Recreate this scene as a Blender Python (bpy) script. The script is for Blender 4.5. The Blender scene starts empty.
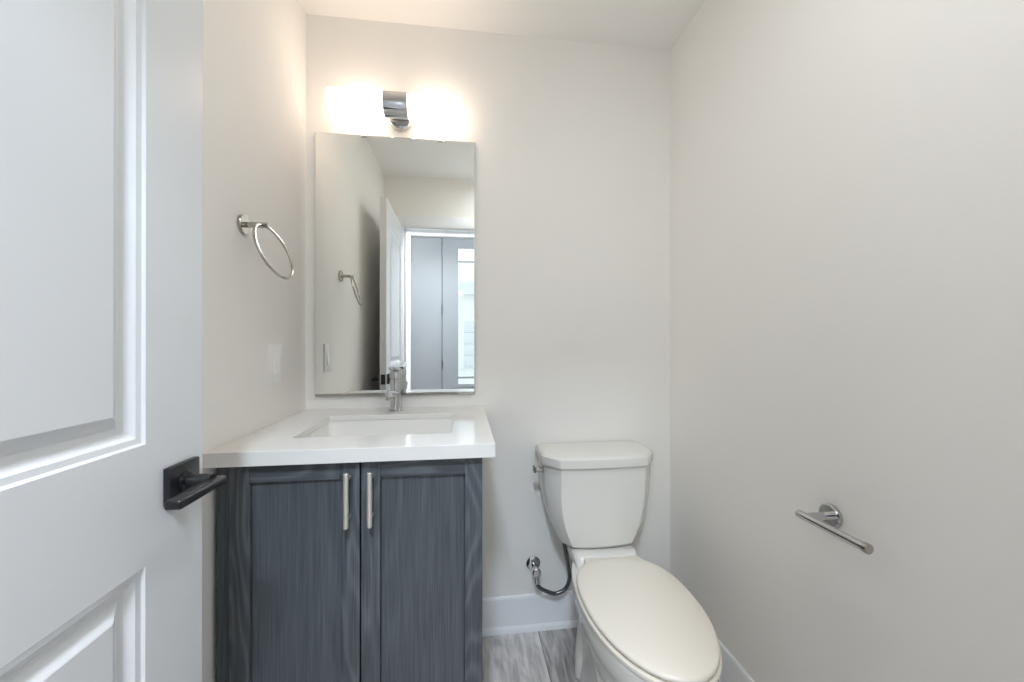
import bpy, bmesh, math, random
from mathutils import Vector, Matrix

random.seed(4)
S = bpy.context.scene
C = S.collection
PI = math.pi

# ------------------------------------------------------------------ camera
cam_d = bpy.data.cameras.new('camera')
cam_d.sensor_fit = 'HORIZONTAL'
cam_d.sensor_width = 36.0
cam_d.lens = 382.0 / 1024.0 * 36.0
cam_d.clip_start = 0.02
cam = bpy.data.objects.new('camera', cam_d)
C.objects.link(cam)
cam.location = (0.6011, -1.5511, 1.1821)
cam.rotation_euler = (PI / 2 + 0.0016, 0, -0.1249)
S.camera = cam

# ------------------------------------------------------------------ world, exposure
S.view_settings.view_transform = 'Standard'
S.view_settings.look = 'None'
S.view_settings.gamma = 1.0
S.view_settings.use_curve_mapping = False
S.view_settings.exposure = -0.05
S.cycles.max_bounces = 16
S.cycles.diffuse_bounces = 10
S.cycles.glossy_bounces = 8
S.cycles.transparent_max_bounces = 12
S.cycles.sample_clamp_indirect = 6.0
S.cycles.caustics_reflective = False
S.cycles.caustics_refractive = False
S.cycles.use_denoising = True

W = bpy.data.worlds.new('overcast_sky')
S.world = W
W.use_nodes = True
bg = W.node_tree.nodes['Background']
bg.inputs[0].default_value = (0.86, 0.93, 1.0, 1)
bg.inputs[1].default_value = 1.7

# ------------------------------------------------------------------ added lights, hall and bathroom
def area(name, loc, rot, sx, sy, power, col):
    l = bpy.data.lights.new(name, 'AREA')
    l.shape = 'RECTANGLE'; l.size = sx; l.size_y = sy
    l.energy = power; l.color = col
    o = bpy.data.objects.new(name, l); C.objects.link(o)
    o.location = loc; o.rotation_euler = rot
    return o

DAY = (0.80, 0.90, 1.0)
# added daylight just outside the two invented hall windows, shining in (+y)
area('window_daylight', (-0.72, -2.93, 1.35), (PI / 2, 0, 0), 0.85, 1.9, 5, DAY)
area('window_daylight', (2.1, -2.93, 1.35), (PI / 2, 0, 0), 1.0, 1.9, 5, DAY)
# two unseen hall ceiling lamps, added to brighten the bathroom
area('hall_lamp_light', (0.46, -2.25 + .087, 2.63 - .124), (math.radians(35), 0, 0), 0.22, 0.22, 34, (0.72, 0.85, 1.0))
area('hall_lamp_light', (0.46, -1.95, 2.655), (0, 0, 0), 0.26, 0.26, 26, (0.98, 0.95, 1.0))
# unseen bathroom ceiling lamp near the doorway, added to lift the brightness
area('ceiling_lamp_light', (0.90, -1.10, 2.36), (0, 0, 0), 0.24, 0.24, 3.0, (0.93, 0.99, 1.0))

# ------------------------------------------------------------------ materials
def mat(name):
    m = bpy.data.materials.new(name); m.use_nodes = True
    nt = m.node_tree
    return m, nt, nt.nodes['Principled BSDF']

def lin(r, g, b):
    f = lambda c: (c / 255 / 12.92) if c / 255 <= 0.04045 else ((c / 255 + 0.055) / 1.055) ** 2.4
    return (f(r), f(g), f(b), 1)

def N(nt, t, **k):
    n = nt.nodes.new(t)
    for a, v in k.items(): setattr(n, a, v)
    return n

def painted(name, col, rough, bump=0.02, scale=350, spec=0.4):
    m, nt, b = mat(name)
    tc = N(nt, 'ShaderNodeTexCoord')
    n1 = N(nt, 'ShaderNodeTexNoise'); n1.inputs['Scale'].default_value = scale; n1.inputs['Detail'].default_value = 3
    n2 = N(nt, 'ShaderNodeTexNoise'); n2.inputs['Scale'].default_value = 2.0
    nt.links.new(tc.outputs['Object'], n1.inputs['Vector']); nt.links.new(tc.outputs['Object'], n2.inputs['Vector'])
    mx = N(nt, 'ShaderNodeMix', data_type='RGBA')
    c2 = tuple(c * 0.975 for c in col[:3]) + (1,)
    mx.inputs['A'].default_value = col; mx.inputs['B'].default_value = c2
    nt.links.new(n2.outputs['Fac'], mx.inputs['Factor'])
    nt.links.new(mx.outputs['Result'], b.inputs['Base Color'])
    bp = N(nt, 'ShaderNodeBump'); bp.inputs['Strength'].default_value = bump; bp.inputs['Distance'].default_value = 0.002
    nt.links.new(n1.outputs['Fac'], bp.inputs['Height']); nt.links.new(bp.outputs['Normal'], b.inputs['Normal'])
    b.inputs['Roughness'].default_value = rough
    b.inputs['Specular IOR Level'].default_value = spec
    return m

def metal(name, col, rough, aniso=False):
    m, nt, b = mat(name)
    tc = N(nt, 'ShaderNodeTexCoord')
    n = N(nt, 'ShaderNodeTexNoise'); n.inputs['Scale'].default_value = 60
    nt.links.new(tc.outputs['Object'], n.inputs['Vector'])
    mr = N(nt, 'ShaderNodeMapRange')
    mr.inputs['To Min'].default_value = rough * 0.8; mr.inputs['To Max'].default_value = rough * 1.2 + 0.005
    nt.links.new(n.outputs['Fac'], mr.inputs['Value']); nt.links.new(mr.outputs['Result'], b.inputs['Roughness'])
    b.inputs['Base Color'].default_value = col
    b.inputs['Metallic'].default_value = 1
    return m

def wood(name, horizontal, ring=0.22, rsc=(9, 0.8)):
    m, nt, b = mat(name)
    tc = N(nt, 'ShaderNodeTexCoord')
    oi = N(nt, 'ShaderNodeObjectInfo')
    off = N(nt, 'ShaderNodeVectorMath', operation='SCALE'); off.inputs[0].default_value = (3.1, 1.7, 5.3)
    nt.links.new(oi.outputs['Random'], off.inputs['Scale'])
    ad = N(nt, 'ShaderNodeVectorMath', operation='ADD')
    nt.links.new(tc.outputs['Object'], ad.inputs[0]); nt.links.new(off.outputs[0], ad.inputs[1])
    def scaled(a, c):
        mp = N(nt, 'ShaderNodeVectorMath', operation='MULTIPLY')
        mp.inputs[1].default_value = (c, a, a) if horizontal else (a, a, c)
        nt.links.new(ad.outputs[0], mp.inputs[0]); return mp.outputs[0]
    fine = N(nt, 'ShaderNodeTexNoise'); fine.inputs['Scale'].default_value = 1; fine.inputs['Detail'].default_value = 5
    nt.links.new(scaled(330, 6), fine.inputs['Vector'])
    big = N(nt, 'ShaderNodeTexNoise'); big.inputs['Scale'].default_value = 1; big.inputs['Detail'].default_value = 1
    nt.links.new(scaled(*rsc), big.inputs['Vector'])
    mu = N(nt, 'ShaderNodeMath', operation='MULTIPLY'); mu.inputs[1].default_value = 60
    nt.links.new(big.outputs['Fac'], mu.inputs[0])
    sn = N(nt, 'ShaderNodeMath', operation='SINE'); nt.links.new(mu.outputs[0], sn.inputs[0])
    mr = N(nt, 'ShaderNodeMapRange'); mr.inputs['From Min'].default_value = -1; mr.inputs['From Max'].default_value = 1
    nt.links.new(sn.outputs[0], mr.inputs['Value'])
    pw = N(nt, 'ShaderNodeMath', operation='POWER'); pw.inputs[1].default_value = 2.0
    nt.links.new(mr.outputs['Result'], pw.inputs[0])
    mm = N(nt, 'ShaderNodeMath', operation='MULTIPLY_ADD'); mm.inputs[1].default_value = ring
    f2 = N(nt, 'ShaderNodeMath', operation='MULTIPLY'); f2.inputs[1].default_value = 0.72
    nt.links.new(fine.outputs['Fac'], f2.inputs[0])
    f3 = N(nt, 'ShaderNodeMath', operation='ADD'); f3.inputs[1].default_value = 0.135 - ring * 0.3
    nt.links.new(f2.outputs[0], f3.inputs[0])
    nt.links.new(pw.outputs[0], mm.inputs[0]); nt.links.new(f3.outputs[0], mm.inputs[2])
    cr = N(nt, 'ShaderNodeValToRGB')
    cr.color_ramp.elements[0].position = 0.18; cr.color_ramp.elements[0].color = lin(52, 57, 61)
    cr.color_ramp.elements[1].position = 0.95; cr.color_ramp.elements[1].color = lin(113, 118, 123)
    e = cr.color_ramp.elements.new(0.5); e.color = lin(80, 85, 90)
    nt.links.new(mm.outputs[0], cr.inputs['Fac']); nt.links.new(cr.outputs['Color'], b.inputs['Base Color'])
    bp = N(nt, 'ShaderNodeBump'); bp.inputs['Strength'].default_value = 0.12; bp.inputs['Distance'].default_value = 0.001
    nt.links.new(mm.outputs[0], bp.inputs['Height']); nt.links.new(bp.outputs['Normal'], b.inputs['Normal'])
    b.inputs['Roughness'].default_value = 0.42
    b.inputs['Specular IOR Level'].default_value = 0.4
    return m

def floor_mat():
    m, nt, b = mat('grey_plank_floor')
    tc = N(nt, 'ShaderNodeTexCoord')
    sp = N(nt, 'ShaderNodeSeparateXYZ'); nt.links.new(tc.outputs['Object'], sp.inputs[0])
    PW = 0.26; X0 = 0.38
    a = N(nt, 'ShaderNodeMath', operation='SUBTRACT'); a.inputs[1].default_value = X0
    nt.links.new(sp.outputs['X'], a.inputs[0])
    d = N(nt, 'ShaderNodeMath', operation='DIVIDE'); d.inputs[1].default_value = PW
    nt.links.new(a.outputs[0], d.inputs[0])
    fl = N(nt, 'ShaderNodeMath', operation='FLOOR'); nt.links.new(d.outputs[0], fl.inputs[0])
    fr = N(nt, 'ShaderNodeMath', operation='FRACT'); nt.links.new(d.outputs[0], fr.inputs[0])
    # alternate light and dark planks with a random nudge
    md = N(nt, 'ShaderNodeMath', operation='MODULO'); md.inputs[1].default_value = 2
    ab = N(nt, 'ShaderNodeMath', operation='ABSOLUTE'); nt.links.new(fl.outputs[0], ab.inputs[0]); nt.links.new(ab.outputs[0], md.inputs[0])
    # grain
    cb = N(nt, 'ShaderNodeCombineXYZ')
    k = N(nt, 'ShaderNodeMath', operation='MULTIPLY'); k.inputs[1].default_value = 3.7
    nt.links.new(fl.outputs[0], k.inputs[0])
    nt.links.new(k.outputs[0], cb.inputs['Y']); nt.links.new(k.outputs[0], cb.inputs['Z'])
    ad = N(nt, 'ShaderNodeVectorMath', operation='ADD')
    nt.links.new(tc.outputs['Object'], ad.inputs[0]); nt.links.new(cb.outputs[0], ad.inputs[1])
    def noise(sx, sy, det, dist):
        mp = N(nt, 'ShaderNodeVectorMath', operation='MULTIPLY'); mp.inputs[1].default_value = (sx, sy, 1)
        nt.links.new(ad.outputs[0], mp.inputs[0])
        n = N(nt, 'ShaderNodeTexNoise'); n.inputs['Scale'].default_value = 1; n.inputs['Detail'].default_value = det
        n.inputs['Distortion'].default_value = dist
        nt.links.new(mp.outputs[0], n.inputs['Vector']); return n
    n1 = noise(15, 3.6, 6, 2.2); n2 = noise(70, 7, 4, 0.6)
    s = N(nt, 'ShaderNodeMath', operation='MULTIPLY'); s.inputs[1].default_value = 0.40; nt.links.new(n2.outputs['Fac'], s.inputs[0])
    t = N(nt, 'ShaderNodeMath', operation='MULTIPLY_ADD'); t.inputs[1].default_value = 0.70
    nt.links.new(n1.outputs['Fac'], t.inputs[0]); nt.links.new(s.outputs[0], t.inputs[2])
    dk = N(nt, 'ShaderNodeMath', operation='MULTIPLY_ADD'); dk.inputs[1].default_value = 0.16
    nt.links.new(md.outputs[0], dk.inputs[0]); nt.links.new(t.outputs[0], dk.inputs[2])
    cr = N(nt, 'ShaderNodeValToRGB')
    cr.color_ramp.elements[0].position = 0.36; cr.color_ramp.elements[0].color = lin(96, 92, 90)
    cr.color_ramp.elements[1].position = 0.86; cr.color_ramp.elements[1].color = lin(222, 218, 215)
    nt.links.new(dk.outputs[0], cr.inputs['Fac'])
    # seam
    lt = N(nt, 'ShaderNodeMath', operation='LESS_THAN'); lt.inputs[1].default_value = 0.012
    nt.links.new(fr.outputs[0], lt.inputs[0])
    mx = N(nt, 'ShaderNodeMix', data_type='RGBA'); mx.inputs['B'].default_value = lin(80, 78, 78)
    sm = N(nt, 'ShaderNodeMath', operation='MULTIPLY'); sm.inputs[1].default_value = 0.6
    nt.links.new(lt.outputs[0], sm.inputs[0])
    nt.links.new(sm.outputs[0], mx.inputs['Factor']); nt.links.new(cr.outputs['Color'], mx.inputs['A'])
    nt.links.new(mx.outputs['Result'], b.inputs['Base Color'])
    b.inputs['Roughness'].default_value = 0.38
    return m

def glass_pane(name):
    m = bpy.data.materials.new(name); m.use_nodes = True
    nt = m.node_tree; nt.nodes.remove(nt.nodes['Principled BSDF'])
    out = nt.nodes['Material Output']
    tr = N(nt, 'ShaderNodeBsdfTransparent'); tr.inputs[0].default_value = (0.95, 0.97, 0.97, 1)
    gl = N(nt, 'ShaderNodeBsdfGlossy'); gl.inputs['Roughness'].default_value = 0.02
    fr = N(nt, 'ShaderNodeFresnel'); fr.inputs[0].default_value = 1.45
    mx = N(nt, 'ShaderNodeMixShader')
    nt.links.new(fr.outputs[0], mx.inputs[0]); nt.links.new(tr.outputs[0], mx.inputs[1]); nt.links.new(gl.outputs[0], mx.inputs[2])
    nt.links.new(mx.outputs[0], out.inputs[0])
    return m

def lamp_glass(name, col, strength):
    """opal glass lit by the bulb inside: glows most around the bulb, a little less at the ends"""
    m, nt, b = mat(name)
    tc = N(nt, 'ShaderNodeTexCoord')
    sp = N(nt, 'ShaderNodeSeparateXYZ'); nt.links.new(tc.outputs['Generated'], sp.inputs[0])
    s1 = N(nt, 'ShaderNodeMath', operation='SUBTRACT'); s1.inputs[1].default_value = 0.5; nt.links.new(sp.outputs['X'], s1.inputs[0])
    s2 = N(nt, 'ShaderNodeMath', operation='ABSOLUTE'); nt.links.new(s1.outputs[0], s2.inputs[0])
    mr = N(nt, 'ShaderNodeMapRange'); mr.interpolation_type = 'SMOOTHSTEP'
    mr.inputs['From Min'].default_value = 0.12; mr.inputs['From Max'].default_value = 0.55
    mr.inputs['To Min'].default_value = strength * 1.15; mr.inputs['To Max'].default_value = strength * 0.6
    nt.links.new(s2.outputs[0], mr.inputs['Value'])
    nt.links.new(mr.outputs['Result'], b.inputs['Emission Strength'])
    b.inputs['Emission Color'].default_value = col
    b.inputs['Base Color'].default_value = (0.9, 0.88, 0.84, 1)
    b.inputs['Roughness'].default_value = 0.3
    return m

def glow(name, col, strength):
    m, nt, b = mat(name)
    b.inputs['Emission Color'].default_value = col; b.inputs['Emission Strength'].default_value = strength
    b.inputs['Base Color'].default_value = (0.9, 0.9, 0.9, 1)
    return m

M = {}
M['wall'] = painted('warm_white_wall_paint', lin(241, 239, 235), 0.75, 0.03, 300, 0.25)
M['ceiling'] = painted('white_ceiling_paint', lin(244, 243, 240), 0.9, 0.03, 200, 0.1)
M['trim'] = painted('white_trim_paint', lin(240, 242, 245), 0.38, 0.006, 120)
M['door'] = painted('white_door_paint', lin(218, 220, 222), 0.27, 0.008, 220)
M['entry'] = painted('pale_grey_entry_door_paint', lin(146, 149, 152), 0.7, 0.006, 120, 0.15)
M['floor'] = floor_mat()
M['wood_v'] = wood('charcoal_oak_upright_grain', False, 0.07)
M['wood_s'] = wood('charcoal_oak_stile_grain', False, 0.24, (13, 2.2))
M['wood_h'] = wood('charcoal_oak_level_grain', True, 0.26, (16, 2.4))
M['quartz'] = painted('polished_white_quartz', lin(231, 229, 225), 0.10, 0.0, 50, 0.5)
M['porcelain'] = painted('glazed_white_porcelain', lin(222, 220, 214), 0.12, 0.0, 50, 0.5)
M['basin'] = painted('glazed_basin_porcelain', lin(232, 230, 226), 0.10, 0.0, 50, 0.5)
M['seat'] = painted('satin_white_seat_plastic', lin(228, 222, 210), 0.28, 0.0, 50, 0.45)
M['chrome'] = metal('polished_chrome', (0.60, 0.60, 0.61, 1), 0.06)
M['nickel'] = metal('brushed_nickel', (0.46, 0.435, 0.40, 1), 0.14)
M['champagne'] = metal('champagne_nickel', (0.97, 0.94, 0.87, 1), 0.42)
M['dark_steel'] = metal('dark_steel_hinge', (0.25, 0.27, 0.29, 1), 0.4)
M['braid'] = metal('braided_steel_hose', (0.16, 0.165, 0.18, 1), 0.32)
M['black'] = painted('satin_black_metal', lin(19, 20, 23), 0.30, 0.01, 200, 0.55)
M['shade_gap'] = painted('dark_shadow_gap_filler', lin(40, 42, 44), 0.6, 0.0, 50)
M['glass'] = glass_pane('clear_window_glass')
M['opal'] = lamp_glass('lit_opal_glass', (1.0, 0.80, 0.65, 1), 6.5)
M['diffuser'] = glow('lit_ceiling_diffuser', (0.97, 0.98, 1.0, 1), 8)  # glow of the added ceiling lamps and spotlight
M['plastic'] = painted('white_switch_plastic', lin(242, 241, 238), 0.3, 0.0, 50)
m, nt, b = mat('mirror_silvering'); b.inputs['Base Color'].default_value = (0.93, 0.955, 0.94, 1); b.inputs['Metallic'].default_value = 1; b.inputs['Roughness'].default_value = 0.0
M['mirror'] = m
M['mirror_edge'] = painted('green_grey_glass_edge', lin(150, 165, 158), 0.2, 0.0, 50)
M['siding'] = painted('pale_house_siding', lin(246, 246, 244), 0.8, 0.0, 40)
M['roofing'] = painted('grey_roof_shingle', lin(222, 224, 227), 0.9, 0.0, 40)
M['garage'] = painted('light_grey_garage_paint', lin(228, 232, 235), 0.6, 0.0, 40)
M['paving'] = painted('pale_concrete', lin(232, 232, 230), 0.9, 0.1, 30)

# ------------------------------------------------------------------ helpers
def wloc(o):
    v = Vector((0, 0, 0))
    while o is not None:
        v = v + o.location; o = o.parent
    return v

def obj(name, bm, m, parent=None, angle=28, base=None):
    """link bm (world coordinates) as ONE mesh object below parent; origin at base (top level) or at the parent"""
    bmesh.ops.recalc_face_normals(bm, faces=bm.faces)
    org = wloc(parent) if parent is not None else (Vector(base) if base is not None else None)
    if org is None:
        xs = [v.co for v in bm.verts]
        org = Vector(((min(c.x for c in xs) + max(c.x for c in xs)) / 2, (min(c.y for c in xs) + max(c.y for c in xs)) / 2, min(c.z for c in xs)))
    for v in bm.verts: v.co -= org
    me = bpy.data.meshes.new(name); bm.to_mesh(me); bm.free()
    me.materials.append(m)
    me.shade_smooth(); me.set_sharp_from_angle(angle=math.radians(angle))
    o = bpy.data.objects.new(name, me); C.objects.link(o)
    if parent is not None: o.parent = parent
    else: o.location = org
    return o

def thing(name, loc, label, cat, group=None):
    o = bpy.data.objects.new(name, None); C.objects.link(o)
    o.location = loc; o.empty_display_size = 0.05
    o['label'] = label; o['category'] = cat
    if group: o['group'] = group
    return o

def tag(o, label, cat):
    o['label'] = label; o['category'] = cat; return o

def struct(o): o['kind'] = 'structure'; return o

def add_box(bm, x0, x1, y0, y1, z0, z1, bev=0.0, seg=2):
    t = bmesh.new()
    bmesh.ops.create_cube(t, size=1)
    for v in t.verts:
        v.co = Vector(((x0 + x1) / 2 + v.co.x * (x1 - x0), (y0 + y1) / 2 + v.co.y * (y1 - y0), (z0 + z1) / 2 + v.co.z * (z1 - z0)))
    if bev: bmesh.ops.bevel(t, geom=list(t.edges), offset=bev, segments=seg, profile=0.5, affect='EDGES')
    merge(bm, t)

def merge(bm, t):
    me = bpy.data.meshes.new('tmp'); t.to_mesh(me); t.free(); bm.from_mesh(me); bpy.data.meshes.remove(me)

def box(*a, **k):
    bm = bmesh.new(); add_box(bm, *a, **k); return bm

def boxes(*L, **k):
    bm = bmesh.new()
    for a in L: add_box(bm, *a, **k)
    return bm

def loft(rings, cap0=True, cap1=True, bm=None, closed=True):
    bm = bm or bmesh.new()
    vs = [[bm.verts.new(p) for p in r] for r in rings]
    n = len(rings[0])
    for a, b_ in zip(vs, vs[1:]):
        for i in range(n if closed else n - 1):
            j = (i + 1) % n
            bm.faces.new((a[i], a[j], b_[j], b_[i]))
    if cap0: bm.faces.new(list(reversed(vs[0])))
    if cap1: bm.faces.new(vs[-1])
    return bm

def frame_for(d):
    d = Vector(d).normalized()
    u = d.cross(Vector((0, 0, 1)))
    if u.length < 1e-4: u = Vector((1, 0, 0))
    u.normalize(); return d, u, u.cross(d).normalized()

def lathe(p, d, prof, n=32, bm=None, cap0=True, cap1=True):
    """prof: list of (distance along d from p, radius)"""
    d, u, w = frame_for(d); p = Vector(p)
    rings = [[p + d * t + (u * math.cos(2 * PI * i / n) + w * math.sin(2 * PI * i / n)) * max(r, 1e-4) for i in range(n)] for t, r in prof]
    return loft(rings, cap0, cap1, bm)

def smooth_path(P, sub=8):
    P = [Vector(p) for p in P]; out = []
    for i in range(len(P) - 1):
        p0 = P[max(i - 1, 0)]; p1 = P[i]; p2 = P[i + 1]; p3 = P[min(i + 2, len(P) - 1)]
        for k in range(sub):
            t = k / sub
            out.append(0.5 * ((2 * p1) + (-p0 + p2) * t + (2 * p0 - 5 * p1 + 4 * p2 - p3) * t * t + (-p0 + 3 * p1 - 3 * p2 + p3) * t ** 3))
    out.append(P[-1]); return out

def tube(P, r, n=16, bm=None, closed=False):
    P = [Vector(p) for p in P]; m_ = len(P)
    rings = []; u = None
    for i in range(m_):
        if closed: d = P[(i + 1) % m_] - P[i - 1]
        else: d = P[min(i + 1, m_ - 1)] - P[max(i - 1, 0)]
        d.normalize()
        if u is None: _, u, w = frame_for(d)
        else:
            u = (u - d * u.dot(d)).normalized(); w = u.cross(d)
        rings.append([P[i] + (u * math.cos(2 * PI * k / n) + w * math.sin(2 * PI * k / n)) * r for k in range(n)])
    if closed: rings.append(rings[0])
    bm = loft(rings, not closed, not closed, bm)
    if closed: bmesh.ops.remove_doubles(bm, verts=bm.verts, dist=1e-6)
    return bm

def rrect(x0, x1, y0, y1, r, n=6):
    pts = []
    for cx, cy, a0 in ((x1 - r, y1 - r, 0), (x0 + r, y1 - r, PI / 2), (x0 + r, y0 + r, PI), (x1 - r, y0 + r, 1.5 * PI)):
        for k in range(n + 1):
            a = a0 + PI / 2 * k / n
            pts.append((cx + r * math.cos(a), cy + r * math.sin(a)))
    return pts

# ------------------------------------------------------------------ the room
RW = 1.4825; YR = -1.46; YH = -1.58; H = 2.44; HH = 2.74
HX0, HX1, YF = -1.35, 3.05, -2.80
OX0, OX1, OZ = 0.139, 0.806, 2.052

struct(tag(obj('floor', box(HX0 - .1, HX1 + .1, YF - .1, 0.1, -0.1, 0), M['floor'], base=(0, 0, 0)), 'grey wood-look plank floor', 'floor'))
struct(tag(obj('ceiling', box(-0.1, RW + 0.1, YR, 0.1, H, H + 0.1), M['ceiling']), 'white painted bathroom ceiling', 'ceiling'))
struct(tag(obj('wall_back', box(-0.1, RW + 0.1, 0, 0.1, 0, H), M['wall']), 'white wall behind the mirror and toilet', 'wall'))
struct(tag(obj('wall_left', box(-0.1, 0, YR, 0, 0, H), M['wall']), 'white wall carrying the towel ring', 'wall'))
struct(tag(obj('wall_right', box(RW, RW + 0.1, YR, 0, 0, H), M['wall']), 'white wall carrying the paper holder', 'wall'))
struct(tag(obj('wall_front', boxes((HX0, OX0, YH, YR, 0, HH), (OX1, HX1, YH, YR, 0, HH), (OX0, OX1, YH, YR, OZ, HH)), M['wall']), 'wall around the bathroom doorway', 'wall'))
struct(tag(obj('ceiling_hall', box(HX0 - .1, HX1 + .1, YF - .1, YR, HH, HH + 0.1), M['ceiling']), 'white ceiling of the hall', 'ceiling'))
struct(tag(obj('wall_hall_left', box(HX0 - .1, HX0, YF - .1, YR, 0, HH), M['wall']), 'hall end wall', 'wall'))
struct(tag(obj('wall_hall_right', box(HX1, HX1 + .1, YF - .1, YR, 0, HH), M['wall']), 'hall end wall past the entry door', 'wall'))
# hall outer wall with the entry opening and openings for the two added windows
EX0, EX1, EZ = 0.014, 1.28, 2.357
WL = (-1.15, -0.30, 0.40, 2.30); WR = (1.60, 2.60, 0.40, 2.30)
struct(tag(obj('wall_hall_front', boxes(
    (HX0, WL[0], YF - .1, YF, 0, HH), (WL[1], EX0, YF - .1, YF, 0, HH), (EX1, WR[0], YF - .1, YF, 0, HH), (WR[1], HX1, YF - .1, YF, 0, HH),
    (WL[0], WL[1], YF - .1, YF, 0, WL[2]), (WL[0], WL[1], YF - .1, YF, WL[3], HH),
    (WR[0], WR[1], YF - .1, YF, 0, WR[2]), (WR[0], WR[1], YF - .1, YF, WR[3], HH),
    (EX0, EX1, YF - .1, YF, EZ, HH)), M['wall']), 'hall wall around the entry door', 'wall'))
for k, w in ((1, WL), (2, WR)):  # unseen windows, added to let more daylight into the hall
    x0, x1, z0, z1 = w
    f = struct(tag(obj('window_%d' % k, boxes((x0, x0 + .05, YF - .09, YF - .03, z0, z1), (x1 - .05, x1, YF - .09, YF - .03, z0, z1),
        (x0 + .05, x1 - .05, YF - .09, YF - .03, z0, z0 + .05), (x0 + .05, x1 - .05, YF - .09, YF - .03, z1 - .05, z1)), M['trim']),
        'white framed hall window beside the entry door', 'window'))
    obj('pane', box(x0 + .05, x1 - .05, YF - .064, YF - .058, z0 + .05, z1 - .05), M['glass'], f)

def baseboard(name, p0, p1, nrm, h=0.144):
    """profile swept from p0 to p1; nrm points into the room"""
    prof = [(0, 0), (0.016, 0), (0.016, 0.012), (0.0145, 0.020), (0.0115, 0.026), (0.0105, 0.028), (0.0105, h - 0.010), (0.009, h - 0.004), (0.006, h), (0, h)]
    n_ = Vector((nrm[0], nrm[1], 0))
    rings = [[Vector((p[0], p[1], 0)) + n_ * a + Vector((0, 0, z)) for a, z in prof] for p in (p0, p1)]
    return loft(rings)
struct(tag(obj('baseboard_back', baseboard('b', (0.66, 0), (RW, 0), (0, -1)), M['trim'], angle=25), 'white baseboard behind the toilet', 'baseboard'))
struct(tag(obj('baseboard_right', baseboard('b', (RW, -0.0165), (RW, YR), (-1, 0)), M['trim'], angle=25), 'white baseboard under the paper holder', 'baseboard'))
struct(tag(obj('baseboard_left', baseboard('b', (0, -0.60), (0, YR), (1, 0)), M['trim'], angle=25), 'white baseboard behind the open door', 'baseboard'))

# doorway casing and jamb (bathroom side), casing on the hall side
def casing_profile(bm, x0, x1, z0, z1, y0, y1, wdt):
    """three-sided casing round the opening x0..x1, 0..z1"""
    add_box(bm, x0 - wdt, x0 - 0.006, y0, y1, 0, z1 + wdt, bev=0.004)
    add_box(bm, x1 + 0.006, x1 + wdt, y0, y1, 0, z1 + wdt, bev=0.004)
    add_box(bm, x0 - 0.006, x1 + 0.006, y0, y1, z1 + 0.006, z1 + wdt, bev=0.004)
    return bm
struct(tag(obj('trim_1', casing_profile(bmesh.new(), OX0, OX1, 0, OZ, YR, YR + 0.014, 0.090), M['trim']), 'white door casing inside the bathroom', 'trim'))
struct(tag(obj('trim_2', casing_profile(bmesh.new(), OX0, OX1, 0, OZ, YH - 0.014, YH, 0.090), M['trim']), 'white door casing on the hall side', 'trim'))
struct(tag(obj('trim_3', boxes((OX0 - .002, OX0 + .004, YH, YR, 0, OZ), (OX1 - .004, OX1 + .002, YH, YR, 0, OZ), (OX0 + .004, OX1 - .004, YH, YR, OZ - .004, OZ + .002),
    (OX0 + .004, OX0 + .016, YR - .075, YR - .045, 0, OZ - .004), (OX1 - .016, OX1 - .004, YR - .075, YR - .045, 0, OZ - .004), (OX0 + .016, OX1 - .016, YR - .075, YR - .045, OZ - .016, OZ - .004), bev=0.0015), M['trim']),
    'white door jamb and stop', 'trim'))

# ------------------------------------------------------------------ entry door in the hall (seen in the mirror)
ey = YF - 0.03
f = struct(tag(obj('trim_4', boxes((EX0 - .08, EX0, YF, YF + .015, 0, EZ + .10), (EX1, EX1 + .08, YF, YF + .015, 0, EZ + .10), (EX0, EX1, YF, YF + .015, EZ, EZ + .045), (EX0, EX1, YF, YF + .020, EZ + .047, EZ + .10), bev=0.003), M['trim']), 'white casing around the entry door', 'trim'))
d = struct(tag(obj('door_2', box(EX0, 0.352, ey - .045, ey, 0.01, EZ - .005, bev=0.003), M['entry']), 'pale grey fixed entry panel beside the glazed door', 'door'))
LX0, LX1, LZ0, LZ1 = 0.524, 1.10, 0.69, 2.245
d = struct(tag(obj('door_3', boxes((0.360, LX0, ey - .045, ey, 0.01, EZ - .005), (LX1, EX1 - .01, ey - .045, ey, 0.01, EZ - .005),
    (LX0, LX1, ey - .045, ey, 0.01, LZ0), (LX0, LX1, ey - .045, ey, LZ1, EZ - .005)), M['entry']), 'pale grey entry door with a tall glass lite', 'door'))
obj('lite_frame', boxes((LX0 - .02, LX0 + .012, ey, ey + .012, LZ0 - .02, LZ1 + .02), (LX1 - .012, LX1 + .02, ey, ey + .012, LZ0 - .02, LZ1 + .02),
    (LX0 + .012, LX1 - .012, ey, ey + .012, LZ0 - .02, LZ0 + .012), (LX0 + .012, LX1 - .012, ey, ey + .012, LZ1 - .012, LZ1 + .02),
    (LX0 + .012, LX1 - .012, ey - .018, ey + .008, 0.765, 0.785), (LX0 + .012, LX1 - .012, ey - .018, ey + .008, 2.08, 2.095)), M['entry'], d)
obj('glass_lite', box(LX0, LX1, ey - .026, ey - .020, LZ0, LZ1), M['glass'], d)
for z in (0.28, 0.92, 1.56, 2.20):
    obj('hinge', lathe((0.356, ey + 0.004, z - .055), (0, 0, 1), [(0, .006), (0.002, .010), (.108, .010), (.11, .006)], 12), M['dark_steel'], d)
obj('weather_seal', box(0.3522, 0.3598, ey - .04, ey - .004, 0.01, EZ - .005), M['shade_gap'], d)

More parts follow.
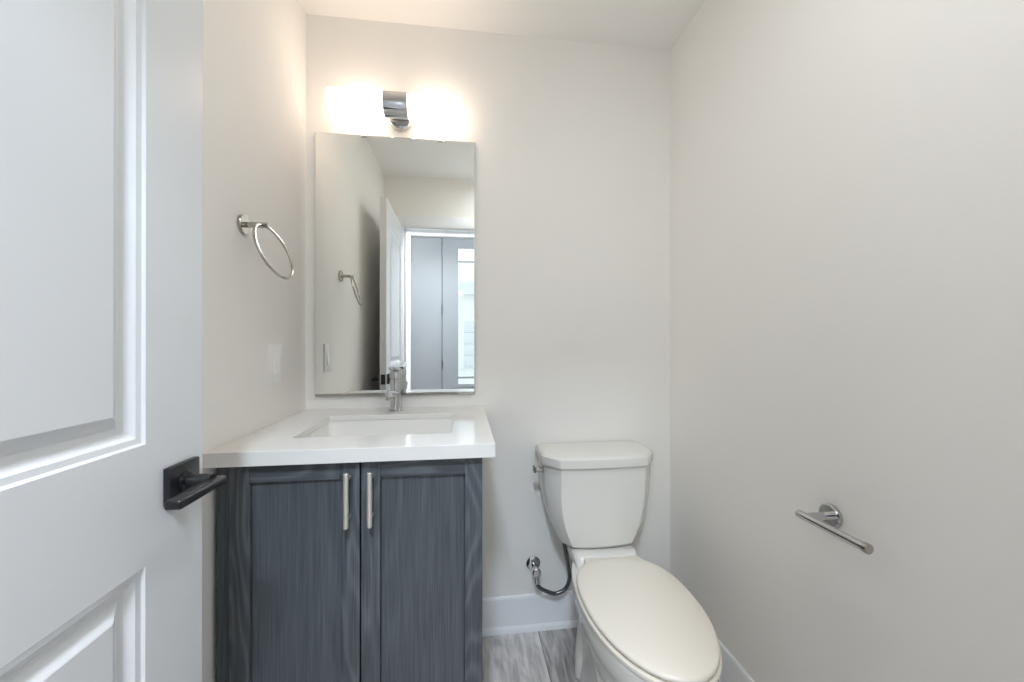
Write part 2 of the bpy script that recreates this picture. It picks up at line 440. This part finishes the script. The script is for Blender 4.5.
# outside: porch slab and the house across the street
struct(tag(obj('ground_outside', box(-14, 16, -30, YF - .1, -0.25, -0.05), M['paving']), 'pale paving outside the entry door', 'ground'))
h = thing('neighbour_house', (2.0, -16, -0.05), 'pale house across the street seen through the entry door glass in the mirror', 'house')
obj('wall', box(-4, 8, -19, -16, -0.05, 3.3), M['siding'], h)
obj('roof', loft([[Vector((x, -15.6, 3.3)), Vector((x, -19.4, 3.3)), Vector((x, -17.5, 5.0))] for x in (-4.4, 8.4)]), M['roofing'], h)
obj('garage_door', boxes(*[(0.6, 5.2, -16.0, -15.95, 0.02 + .53 * k, 0.52 + .53 * k) for k in range(4)], bev=0.01), M['garage'], h)
obj('window', boxes((-2.6, -1.0, -16.0, -15.95, 1.0, 2.3), bev=0.01), M['garage'], h)

t = thing('ceiling_lamp', (0.90, -1.10, H), 'white round flush ceiling lamp in the bathroom near the doorway', 'lamp')  # unseen lamp, added to brighten the bathroom
obj('rim', lathe((0.90, -1.10, H), (0, 0, -1), [(0, .15), (.03, .15), (.035, .145), (.035, .135)], 40, cap1=False), M['trim'], t)
obj('diffuser', lathe((0.90, -1.10, H - .005), (0, 0, -1), [(0, .134), (.03, .134), (.045, .12), (.055, .08), (.058, .02), (.0585, .001)], 40), M['diffuser'], t)
# unseen hall lamp and spotlight, added to send light through the doorway
x, y = 0.46, -1.95
t = thing('ceiling_lamp', (x, y, HH), 'white round flush hall ceiling lamp just outside the bathroom doorway', 'lamp')
obj('rim', lathe((x, y, HH), (0, 0, -1), [(0, .15), (.03, .15), (.035, .145), (.035, .135)], 40, cap1=False), M['trim'], t)
obj('diffuser', lathe((x, y, HH - .005), (0, 0, -1), [(0, .134), (.03, .134), (.045, .12), (.055, .08), (.058, .02), (.0585, .001)], 40), M['diffuser'], t)
x, y = 0.46, -2.25
t = thing('ceiling_spotlight', (x, y, HH), 'white tilted hall ceiling spotlight near the entry door', 'spotlight')  # added to light the vanity front and the low back wall
obj('mount', lathe((x, y, HH), (0, 0, -1), [(0, .06), (.018, .06), (.022, .056), (.022, .012), (.10, .012)], 32), M['trim'], t)
ax = Vector((0, math.sin(math.radians(35)), -math.cos(math.radians(35))))
c0 = Vector((x, y, 2.63))
hd = obj('spot_head', lathe(c0 - ax * .02, ax, [(0, .08), (.01, .125), (.165, .145), (.165, .138), (.110, .134), (.105, .001)], 36, cap1=True), M['trim'], t)
obj('lamp_face', lathe(c0 + ax * .090, ax, [(0, .130), (.01, .130), (.012, .12), (.013, .001)], 32), M['diffuser'], hd)

# ------------------------------------------------------------------ bathroom door, open against the left wall
DX0, DX1 = 0.1053, 0.1428          # faces of the leaf
DS, DH = -0.814, -1.458            # free edge, hinge edge
DZ0, DZ1 = 0.012, 2.043
PY0, PY1 = -1.337, -0.935          # panel zone between the stiles
PZ = ((0.225, 0.856), (1.033, 1.915))
def door_leaf():
    bm = bmesh.new()
    ys = [DH, PY0, PY1, DS]; zs = [DZ0, PZ[0][0], PZ[0][1], PZ[1][0], PZ[1][1], DZ1]
    for xf, sgn in ((DX1, -1), (DX0, 1)):
        for i in range(3):
            for j in range(5):
                y0, y1, z0, z1 = ys[i], ys[i + 1], zs[j], zs[j + 1]
                if i == 1 and j in (1, 3):
                    prof = [(0, 0), (0.003, 0.0035), (0.011, 0.0048), (0.014, 0.0075), (0.022, 0.0115), (0.030, 0.0125), (0.034, 0.0115), (0.046, 0.0035), (0.049, 0.0025)]
                    rings = []
                    for off, dep in prof:
                        x = xf + sgn * dep
                        rings.append([Vector((x, y0 + off, z0 + off)), Vector((x, y1 - off, z0 + off)), Vector((x, y1 - off, z1 - off)), Vector((x, y0 + off, z1 - off))])
                    loft(rings, False, True, bm)
                else:
                    bm.faces.new([bm.verts.new((xf, y, z)) for y, z in ((y0, z0), (y1, z0), (y1, z1), (y0, z1))])
    bmesh.ops.remove_doubles(bm, verts=bm.verts, dist=1e-5)
    # close the four edges of the slab
    eds = [e for e in bm.edges if e.is_boundary]
    bmesh.ops.bridge_loops(bm, edges=eds)
    return bm
door = obj('door_1', door_leaf(), M['door'], angle=18, base=(DX0, DH, 0))
struct(tag(door, 'white moulded panel bathroom door standing open with a black lever', 'door'))
SY, SZ = -0.870, 0.957             # spindle
def rose(xa, xb): return box(min(xa, xb), max(xa, xb), SY - .0335, SY + .0335, SZ - .030, SZ + .030, bev=0.0025)
for face, s in ((DX1, 1), (DX0, -1)):
    hd = obj('handle_plate', rose(face, face + s * 0.011), M['black'], door)
    hd['label'] = 'square black handle plate'
    obj('neck', lathe((face + s * 0.011, SY, SZ - .002), (s, 0, 0), [(0, .017), (.004, .017), (.006, .0115), (.040 if s > 0 else .034, .0115)], 24), M['black'], hd)
    xa, xb = face + s * (.043 if s > 0 else .036), face + s * (.066 if s > 0 else .058)
    obj('lever', box(min(xa, xb), max(xa, xb), SY - .094, SY + .012, SZ - .011, SZ + .003, bev=0.004, seg=3), M['black'], hd)
o = obj('latch_plate', box(DX0 + .006, DX1 - .006, DS, DS + .0018, SZ - .03, SZ + .03), M['black'], door)
for z in (0.25, 1.03, 1.82):
    obj('hinge', lathe((DX0 + .002, DH - .004, z - .045), (0, 0, 1), [(0, .003), (.002, .0055), (.088, .0055), (.09, .003)], 12), M['black'], door)

# ------------------------------------------------------------------ vanity
CX1 = 0.680; CYF = -0.5835; CZ0, CZ1 = 0.8888, 0.9233
van = thing('vanity_cabinet', (0.33, -0.28, 0), 'charcoal oak two-door vanity cabinet under the white countertop', 'cabinet')
VX0, VX1, VY = 0.012, 0.649, -0.541
obj('carcass', boxes((VX0, VX0 + .016, VY, -0.004, 0.0, CZ0 - .001), (VX1 - .016, VX1, VY, -0.026, 0.0, CZ0 - .001), (VX0 + .016, VX1 - .016, VY, -0.026, 0.10, 0.116),
    (VX0 + .016, VX1 - .016, -0.036, -0.026, 0.116, CZ0 - .001), (VX0 + .016, VX1 - .016, VY + .05, VY + .065, 0.0, 0.10), (VX0 + .016, VX1 - .016, VY, VY + .018, CZ0 - .045, CZ0 - .001)), M['wood_v'], van)
obj('filler_strip', box(VX0, 0.0425, VY - .012, VY - .0005, 0.10, CZ0 - .002, bev=0.001), M['wood_v'], van)
FY = -0.561
def shaker(x0, x1, hx, lst):
    z0, z1 = 0.105, 0.8835; st = 0.045; tr = 0.042
    g = .002
    dr = obj('door', boxes((x0 + st + g, x1 - st - g, FY + .010, FY + .0165, z0 + st + g, z1 - tr - g), (x0 + .01, x1 - .01, FY + .0166, FY + .0192, z0 + .01, z1 - .01)), M['wood_v'], van)
    dr['label'] = lst
    obj('stile', box(x0, x0 + st, FY, FY + .0165, z0, z1, bev=0.0015), M['wood_s'], dr)
    obj('stile', box(x1 - st, x1, FY, FY + .0165, z0, z1, bev=0.0015), M['wood_s'], dr)
    obj('rail', box(x0 + st, x1 - st, FY, FY + .0165, z1 - tr, z1, bev=0.0015), M['wood_h'], dr)
    obj('rail', box(x0 + st, x1 - st, FY, FY + .0165, z0, z0 + st, bev=0.0015), M['wood_h'], dr)
    bm = lathe((hx, FY - .031, 0.733), (0, 0, 1), [(0, .0052), (.001, .0062), (.132, .0062), (.133, .0052)], 20)
    for z in (0.752, 0.848): lathe((hx, FY, z), (0, -1, 0), [(0, .0045), (.027, .0045)], 14, bm)
    hd = obj('bar_pull', bm, M['champagne'], dr)
    return dr
shaker(0.0435, 0.3435, 0.320, 'cabinet door beside the side wall, its pull near the middle gap')
shaker(0.3475, 0.6485, 0.3745, 'cabinet door nearer the toilet, its pull near the middle gap')

# countertop with the sink cut-out
SX0, SX1, SY0, SY1 = 0.139, 0.566, -0.456, -0.152
CZB = CZ1 - 0.017                    # underside of the slab round the sink; its front and open end carry a deeper apron
def slab():
    bm = bmesh.new()
    inner = rrect(SX0, SX1, SY0, SY1, 0.012, 5)
    outer = [(0.001, CYF), (CX1, CYF), (CX1, -0.001), (0.001, -0.001)]
    for loop in (outer, inner):
        vs = [bm.verts.new((x, y, CZ1)) for x, y in loop]
        for a, b_ in zip(vs, vs[1:] + vs[:1]): bm.edges.new((a, b_))
    bmesh.ops.triangle_fill(bm, use_beauty=True, use_dissolve=False, edges=list(bm.edges))
    r = bmesh.ops.extrude_face_region(bm, geom=list(bm.faces))
    for v in r['geom']:
        if isinstance(v, bmesh.types.BMVert): v.co.z = CZB
    bmesh.ops.recalc_face_normals(bm, faces=bm.faces)
    sharp = [e for e in bm.edges if len(e.link_faces) == 2 and e.calc_face_angle(0) > 1.2 and not (abs(e.verts[0].co.z - e.verts[1].co.z) < 1e-6 and e.verts[0].co.z < CZ1 - .01)]
    bmesh.ops.bevel(bm, geom=sharp, offset=0.0015, segments=2, profile=0.5, affect='EDGES')
    add_box(bm, 0.001, CX1, CYF, CYF + .02, CZ0, CZB)
    add_box(bm, CX1 - .02, CX1, CYF + .02, -0.001, CZ0, CZB)
    add_box(bm, 0.001, 0.02, CYF + .02, -0.001, CZ0, CZB)
    return bm
tag(obj('countertop', slab(), M['quartz'], angle=15, base=(0.34, -0.29, CZ0)), 'polished white quartz countertop with a rectangular sink cut-out', 'countertop')

# undermount basin
snk = thing('sink', (0.352, -0.304, CZB), 'white rectangular undermount basin set in the countertop', 'sink')
def ring_at(dx, z, r): return [Vector((x, y, z)) for x, y in rrect(SX0 - dx, SX1 + dx, SY0 - dx, SY1 + dx, r, 6)]
obj('basin', loft([ring_at(.022, CZB - .001, .02), ring_at(.003, CZB - .001, .016), ring_at(.002, CZB - .006, .018), ring_at(-.006, CZB - .10, .024), ring_at(-.012, CZB - .122, .032),
    ring_at(-.026, CZB - .134, .04), ring_at(-.06, CZB - .138, .05), ring_at(-.125, CZB - .140, .02)][::1] , False, True), M['basin'], snk)
obj('basin_shell', loft([ring_at(.022, CZB - .0015, .02), ring_at(.022, CZB - .015, .02), ring_at(.010, CZB - .018, .02), ring_at(.004, CZB - .11, .03), ring_at(-.03, CZB - .146, .05), ring_at(-.12, CZB - .150, .02)], False, True), M['basin'], snk)
obj('drain', lathe((0.352, -0.304, CZB - .1395), (0, 0, 1), [(0, .022), (.002, .022), (.003, .018), (.0025, .016), (.004, .014), (.005, .002)], 28), M['chrome'], snk)

# faucet
FX, FYY = 0.346, -0.068
fc = thing('faucet', (FX, FYY, CZ1), 'chrome single-lever faucet standing behind the sink', 'faucet')
obj('body', lathe((FX, FYY, CZ1), (0, 0, 1), [(0, .0265), (.004, .0265), (.006, .0225), (.010, .0215), (.06, .0205), (.118, .0205), (.119, .0195), (.121, .0195), (.122, .021), (.146, .021), (.150, .019), (.151, .004)], 36), M['chrome'], fc)
sp = obj('spout', lathe((FX, FYY - .012, CZ1 + .062), (-.03, -1, 0.14), [(0, .0165), (.02, .0145), (.105, .0135), (.108, .0125)], 28), M['chrome'], fc)
obj('aerator', lathe((FX - .003, FYY - .108, CZ1 + .068), (0, 0, -1), [(0, .0115), (.012, .0115), (.013, .010), (.013, .001)], 24), M['nickel'], sp)
obj('lever', loft([[Vector((FX + sx * w, FYY + y, CZ1 + z + dz)) for sx, dz in ((-1, 0), (1, 0), (1, .007), (-1, .007))] for y, z, w in ((.024, .151, .014), (.0, .151, .018), (-.03, .152, .017), (-.06, .156, .013), (-.088, .162, .010), (-.092, .163, .007))]), M['chrome'], fc)

# ------------------------------------------------------------------ mirror
MX0, MX1, MZ0, MZ1 = 0.0366, 0.6442, 0.9757, 1.9844
mr_ = thing('wall_mirror', (0.34, -0.003, MZ0), 'tall frameless rectangular mirror on the wall over the sink', 'mirror')
obj('backing', box(MX0 + .0005, MX1 - .0005, -0.006, -0.001, MZ0 + .0005, MZ1 - .0005), M['mirror_edge'], mr_)
bm = bmesh.new()
b0 = [(MX0, MZ0), (MX1, MZ0), (MX1, MZ1), (MX0, MZ1)]
def insr(o_, y): return [Vector((MX0 + o_ if x == MX0 else MX1 - o_, y, MZ0 + o_ if z == MZ0 else MZ1 - o_)) for x, z in b0]
obj('mirror_glass', loft([insr(0, -0.0065), insr(0.0, -0.0085), insr(0.003, -0.0100)], True, True), M['mirror'], mr_, angle=5)
for x, z in ((0.217, MZ1), (0.510, MZ1)):
    obj('clip', boxes((x - .010, x + .010, -0.013, -0.0102, z - .010, z + .004), (x - .010, x + .010, -0.0102, -0.001, z + .0005, z + .004), bev=0.0008), M['chrome'], mr_)
obj('bottom_channel', boxes((MX0 + .002, MX1 - .002, -0.0125, -0.0103, MZ0 - .003, MZ0 + .006), (MX0 + .002, MX1 - .002, -0.0103, -0.001, MZ0 - .003, MZ0 - .0005)), M['nickel'], mr_)

# ------------------------------------------------------------------ vanity lamp
LZ, LY, LXC = 2.068, -0.076, 0.3495
lamp = thing('vanity_lamp', (LXC, -0.02, LZ), 'two-light vanity bar with glowing tube shades and chrome centre above the mirror', 'lamp')
obj('canopy', lathe((0.354, 0, LZ), (0, -1, 0), [(0, .055), (.016, .055), (.020, .053), (.022, .049), (.022, .001)], 48), M['chrome'], lamp)
obj('arm', lathe((0.352, -0.021, LZ), (0, -1, 0), [(0, .012), (.03, .012)], 20), M['chrome'], lamp)
obj('centre_sleeve', lathe((0.306, LY, LZ), (1, 0, 0), [(0, .040), (0, .0445), (.001, .0455), (.086, .0455), (.087, .0445), (.087, .040)], 48), M['chrome'], lamp)
for x0, s in ((0.3055, -1), (0.3935, 1)):
    obj('shade', lathe((x0, LY, LZ), (s, 0, 0), [(0, .038), (0, .044), (.190, .044), (.195, .0425), (.197, .040), (.198, .002)], 48), M['opal'], lamp)

# ------------------------------------------------------------------ towel ring
tr = thing('towel_ring', (0, -0.424, 1.502), 'brushed nickel towel ring hanging on the wall above the light switch', 'towel ring')
obj('rosette', lathe((0, -0.424, 1.502), (1, 0, 0), [(0, .0265), (.007, .0265), (.009, .025), (.009, .001)], 40), M['nickel'], tr)
obj('post', lathe((0.009, -0.424, 1.502), (1, 0, 0), [(0, .0075), (.056, .0075), (.058, .0065)], 24), M['nickel'], tr)
rc = []
R_ = 0.074; lean = math.radians(17.5)
top = Vector((0.055, -0.420, 1.502)); v = Vector((math.sin(lean), 0.10, -math.cos(lean))).normalized(); hz = Vector((0.12, 1, 0)).normalized()
cen = top + v * R_
for k in range(64):
    a = 2 * PI * k / 64
    rc.append(cen + v * (math.cos(a) * R_) + hz * (math.sin(a) * R_))
obj('ring', tube(rc, 0.0038, 12, closed=True), M['nickel'], tr)

# ------------------------------------------------------------------ light switch
sw = thing('light_switch', (0, -0.244, 1.05), 'white rocker light switch on the wall beside the mirror', 'switch')
obj('cover_plate', box(0, 0.0055, -0.285, -0.204, 1.050, 1.172, bev=0.002), M['plastic'], sw)
bm = loft([[Vector((x, -0.261, z)), Vector((x, -0.228, z)), Vector((x2, -0.228, z2)), Vector((x2, -0.261, z2))] for x, z, x2, z2 in ((0.0050, 1.078, 0.0050, 1.144), (0.0095, 1.080, 0.0062, 1.142))])
obj('rocker', bm, M['plastic'], sw)

# ------------------------------------------------------------------ toilet paper holder
tp = thing('toilet_paper_holder', (RW, -0.732, 0.763), 'chrome toilet paper bar with a round wall rosette, empty', 'paper holder')
obj('rosette', lathe((RW, -0.732, 0.763), (-1, 0, 0), [(0, .027), (.008, .027), (.011, .024), (.011, .001)], 40), M['chrome'], tp)
obj('post', lathe((RW - .011, -0.732, 0.763), (-1, 0, 0), [(0, .009), (.060, .009)], 24), M['chrome'], tp)
bar = obj('bar', lathe((RW - .071, -0.712, 0.763), (0, -1, 0), [(0, .0085), (.001, .0093), (.155, .0093)], 28), M['chrome'], tp)
obj('end_cap', lathe((RW - .071, -0.867, 0.763), (0, -1, 0), [(0, .0093), (.0005, .0105), (.009, .0105), (.010, .0095), (.010, .001)], 28), M['nickel'], bar)

# ------------------------------------------------------------------ toilet
TX = 1.108
toi = thing('toilet', (TX, -0.38, 0), 'white two-piece toilet with the lid closed in the corner', 'toilet')
NS = 64
def egg(cx, yc, lf, lb, hw, z, nb=2.5, nf=2.0):
    pts = []
    for i in range(NS):
        a = 2 * PI * i / NS
        c, s = math.cos(a), math.sin(a)
        n_ = nf if s < 0 else nb
        L = lf if s < 0 else lb
        x = hw * math.copysign(abs(c) ** (2 / n_), c); y = L * math.copysign(abs(s) ** (2 / n_), s)
        pts.append(Vector((cx + x, yc + y, z)))
    return pts
LCX = 1.115; YC = -0.47
def lidring(z, ins=0.0, dy=0.0): return egg(LCX, YC, .286 - ins, .214 - ins, .1705 - ins, z, 2.7)
bm = loft([egg(LCX, YC, .280, .345, .166, .392, 2.4), egg(LCX, YC, .282, .345, .167, .386, 2.4), egg(LCX, YC, .280, .345, .166, .360, 2.4), egg(LCX, YC, .268, .343, .158, .325, 2.4),
    egg(LCX - .002, YC + .02, .255, .335, .143, .285, 2.8), egg(LCX - .003, YC + .05, .235, .315, .125, .240, 2.7), egg(LCX - .003, YC + .08, .21, .30, .112, .195, 2.7),
    egg(LCX - .003, YC + .09, .20, .27, .106, .14, 2.8), egg(LCX - .003, YC + .09, .20, .265, .106, .08, 3.0), egg(LCX - .003, YC + .09, .205, .268, .111, .03, 3.2), egg(LCX - .003, YC + .09, .21, .27, .116, 0.001, 3.2)])
obj('bowl', bm, M['porcelain'], toi, angle=50)
# trapway bulge on both sides of the pedestal
bm = bmesh.new()
for s in (-1, 1):
    P = smooth_path([(LCX + s * .080, -0.50, .055), (LCX + s * .088, -0.44, .17), (LCX + s * .092, -0.36, .235), (LCX + s * .092, -0.28, .20), (LCX + s * .092, -0.24, .11), (LCX + s * .093, -0.235, .04), (LCX + s * .094, -0.235, .001)], 6)
    tube(P, 0.030, 18, bm)
obj('trapway', bm, M['porcelain'], toi, angle=60)
# deck under the tank
obj('deck', loft([[Vector((x, y, z)) for x, y in rrect(TX - w, TX + w, yf, -0.10, .03, 5)] for w, yf, z in ((.095, -.25, .33), (.112, -.285, .375), (.118, -.285, .392), (.118, -.252, .412), (.117, -.246, .419), (.113, -.242, .4225))]), M['porcelain'], toi, angle=50)
# seat ring and lid
seat = obj('seat', loft([lidring(.3945, .006), lidring(.3965, -.001), lidring(.4040, -.001), lidring(.4065, .003)]), M['seat'], toi, angle=40)
lid = obj('lid', loft([lidring(.4105, .014), lidring(.4115, .006), lidring(.414, .003), lidring(.4195, .003), lidring(.4235, .005), lidring(.4255, .010), lidring(.4275, .035), lidring(.4285, .09)]), M['seat'], toi, angle=50)
for s in (-1, 1):
    bm = bmesh.new(); add_box(bm, LCX + s * .075 - .024, LCX + s * .075 + .024, -0.285, -0.255, .408, .424, bev=0.006, seg=3)
    obj('hinge_cap', bm, M['seat'], toi)
# tank
def tank_ring(hw, yb, yf, z, cx, ch=1.0, bow=.010):
    L = [(-hw * .97, yb), (-hw, yb - .012), (-hw * 1.0, yf + .066 * ch), (-hw * .985, yf + .058 * ch), (-hw + .046 * ch, yf + .006), (-hw + .054 * ch, yf)]
    pts = [(cx + x, y) for x, y in L]
    xa, xb = L[-1][0], -L[-1][0]
    for k in range(1, 12):
        t = k / 12; pts.append((cx + xa + (xb - xa) * t, yf - bow * 4 * t * (1 - t)))
    pts += [(cx - x, y) for x, y in reversed(L)]
    return [Vector((x, y, z)) for x, y in pts]
rings = []
for k in range(15):
    t = k / 14
    hw = .2125 - .016 * t - .050 * t ** 3.2; z = .727 - t * .288
    rings.append(tank_ring(hw, -.022, -.212 + .006 * t, z, TX - .004 * t, 1.0 - .35 * t))
hw = .2125 - .066
rings.append(tank_ring(hw - .008, -.026, -.200, .432, TX - .004, .6)); rings.append(tank_ring(hw - .022, -.034, -.186, .428, TX - .004, .5))
obj('tank', loft(rings), M['porcelain'], toi, angle=26)
obj('tank_gasket', box(TX - .09, TX + .08, -0.17, -0.06, .4215, .4285, bev=0.004), M['shade_gap'], toi)
cx = TX - .002
obj('tank_lid', loft([tank_ring(0.2120, -.014, -.217, 0.7250, cx), tank_ring(0.2170, -.012, -.223, 0.7280, cx), tank_ring(0.2180, -.012, -.224, 0.7490, cx), tank_ring(0.2170, -.012, -.223, 0.7580, cx), tank_ring(0.2120, -.016, -.217, 0.7650, cx), tank_ring(0.2030, -.024, -.207, 0.7680, cx)]), M['porcelain'], toi, angle=26)
lv = obj('flush_lever', lathe((TX - .2085, -.135, .700), (-1, 0, 0), [(0, .013), (.004, .013), (.006, .0105), (.030, .0105), (.032, .009)], 20), M['chrome'], toi)
obj('lever_arm', box(TX - .2475, TX - .2405, -0.147, -0.112, .690, .711, bev=0.003, seg=3), M['dark_steel'], lv)

# water supply on the wall
sv = thing('supply_valve', (0.884, 0, 0.27), 'chrome angle stop valve with a dark braided hose beside the toilet', 'valve')
obj('escutcheon', lathe((0.884, 0, 0.270), (0, -1, 0), [(0, .029), (.003, .029), (.008, .022), (.010, .010)], 36), M['chrome'], sv)
obj('valve_body', lathe((0.884, -.010, 0.270), (0, -1, 0), [(0, .009), (.030, .009), (.032, .012), (.052, .012), (.053, .010)], 24), M['chrome'], sv)
obj('valve_knob', lathe((0.884, -.064, 0.274), (0, -1, 0.1), [(0, .013), (.003, .017), (.012, .017), (.015, .012), (.015, .001)], 24), M['chrome'], sv)
obj('outlet', lathe((0.886, -.050, 0.262), (.12, 0, -1), [(0, .008), (.022, .008), (.023, .0105), (.044, .0105), (.045, .0075), (.058, .0075)], 20), M['chrome'], sv)
P = smooth_path([(0.890, -.052, .218), (0.900, -.056, .203), (0.930, -.060, .188), (0.965, -.060, .178), (1.003, -.060, .194), (1.020, -.060, .231), (1.018, -.060, .270), (1.007, -.060, .328), (.999, -.060, .37), (1.000, -.064, .4265)], 8)
obj('hose', tube(P, 0.0075, 14), M['braid'], sv)
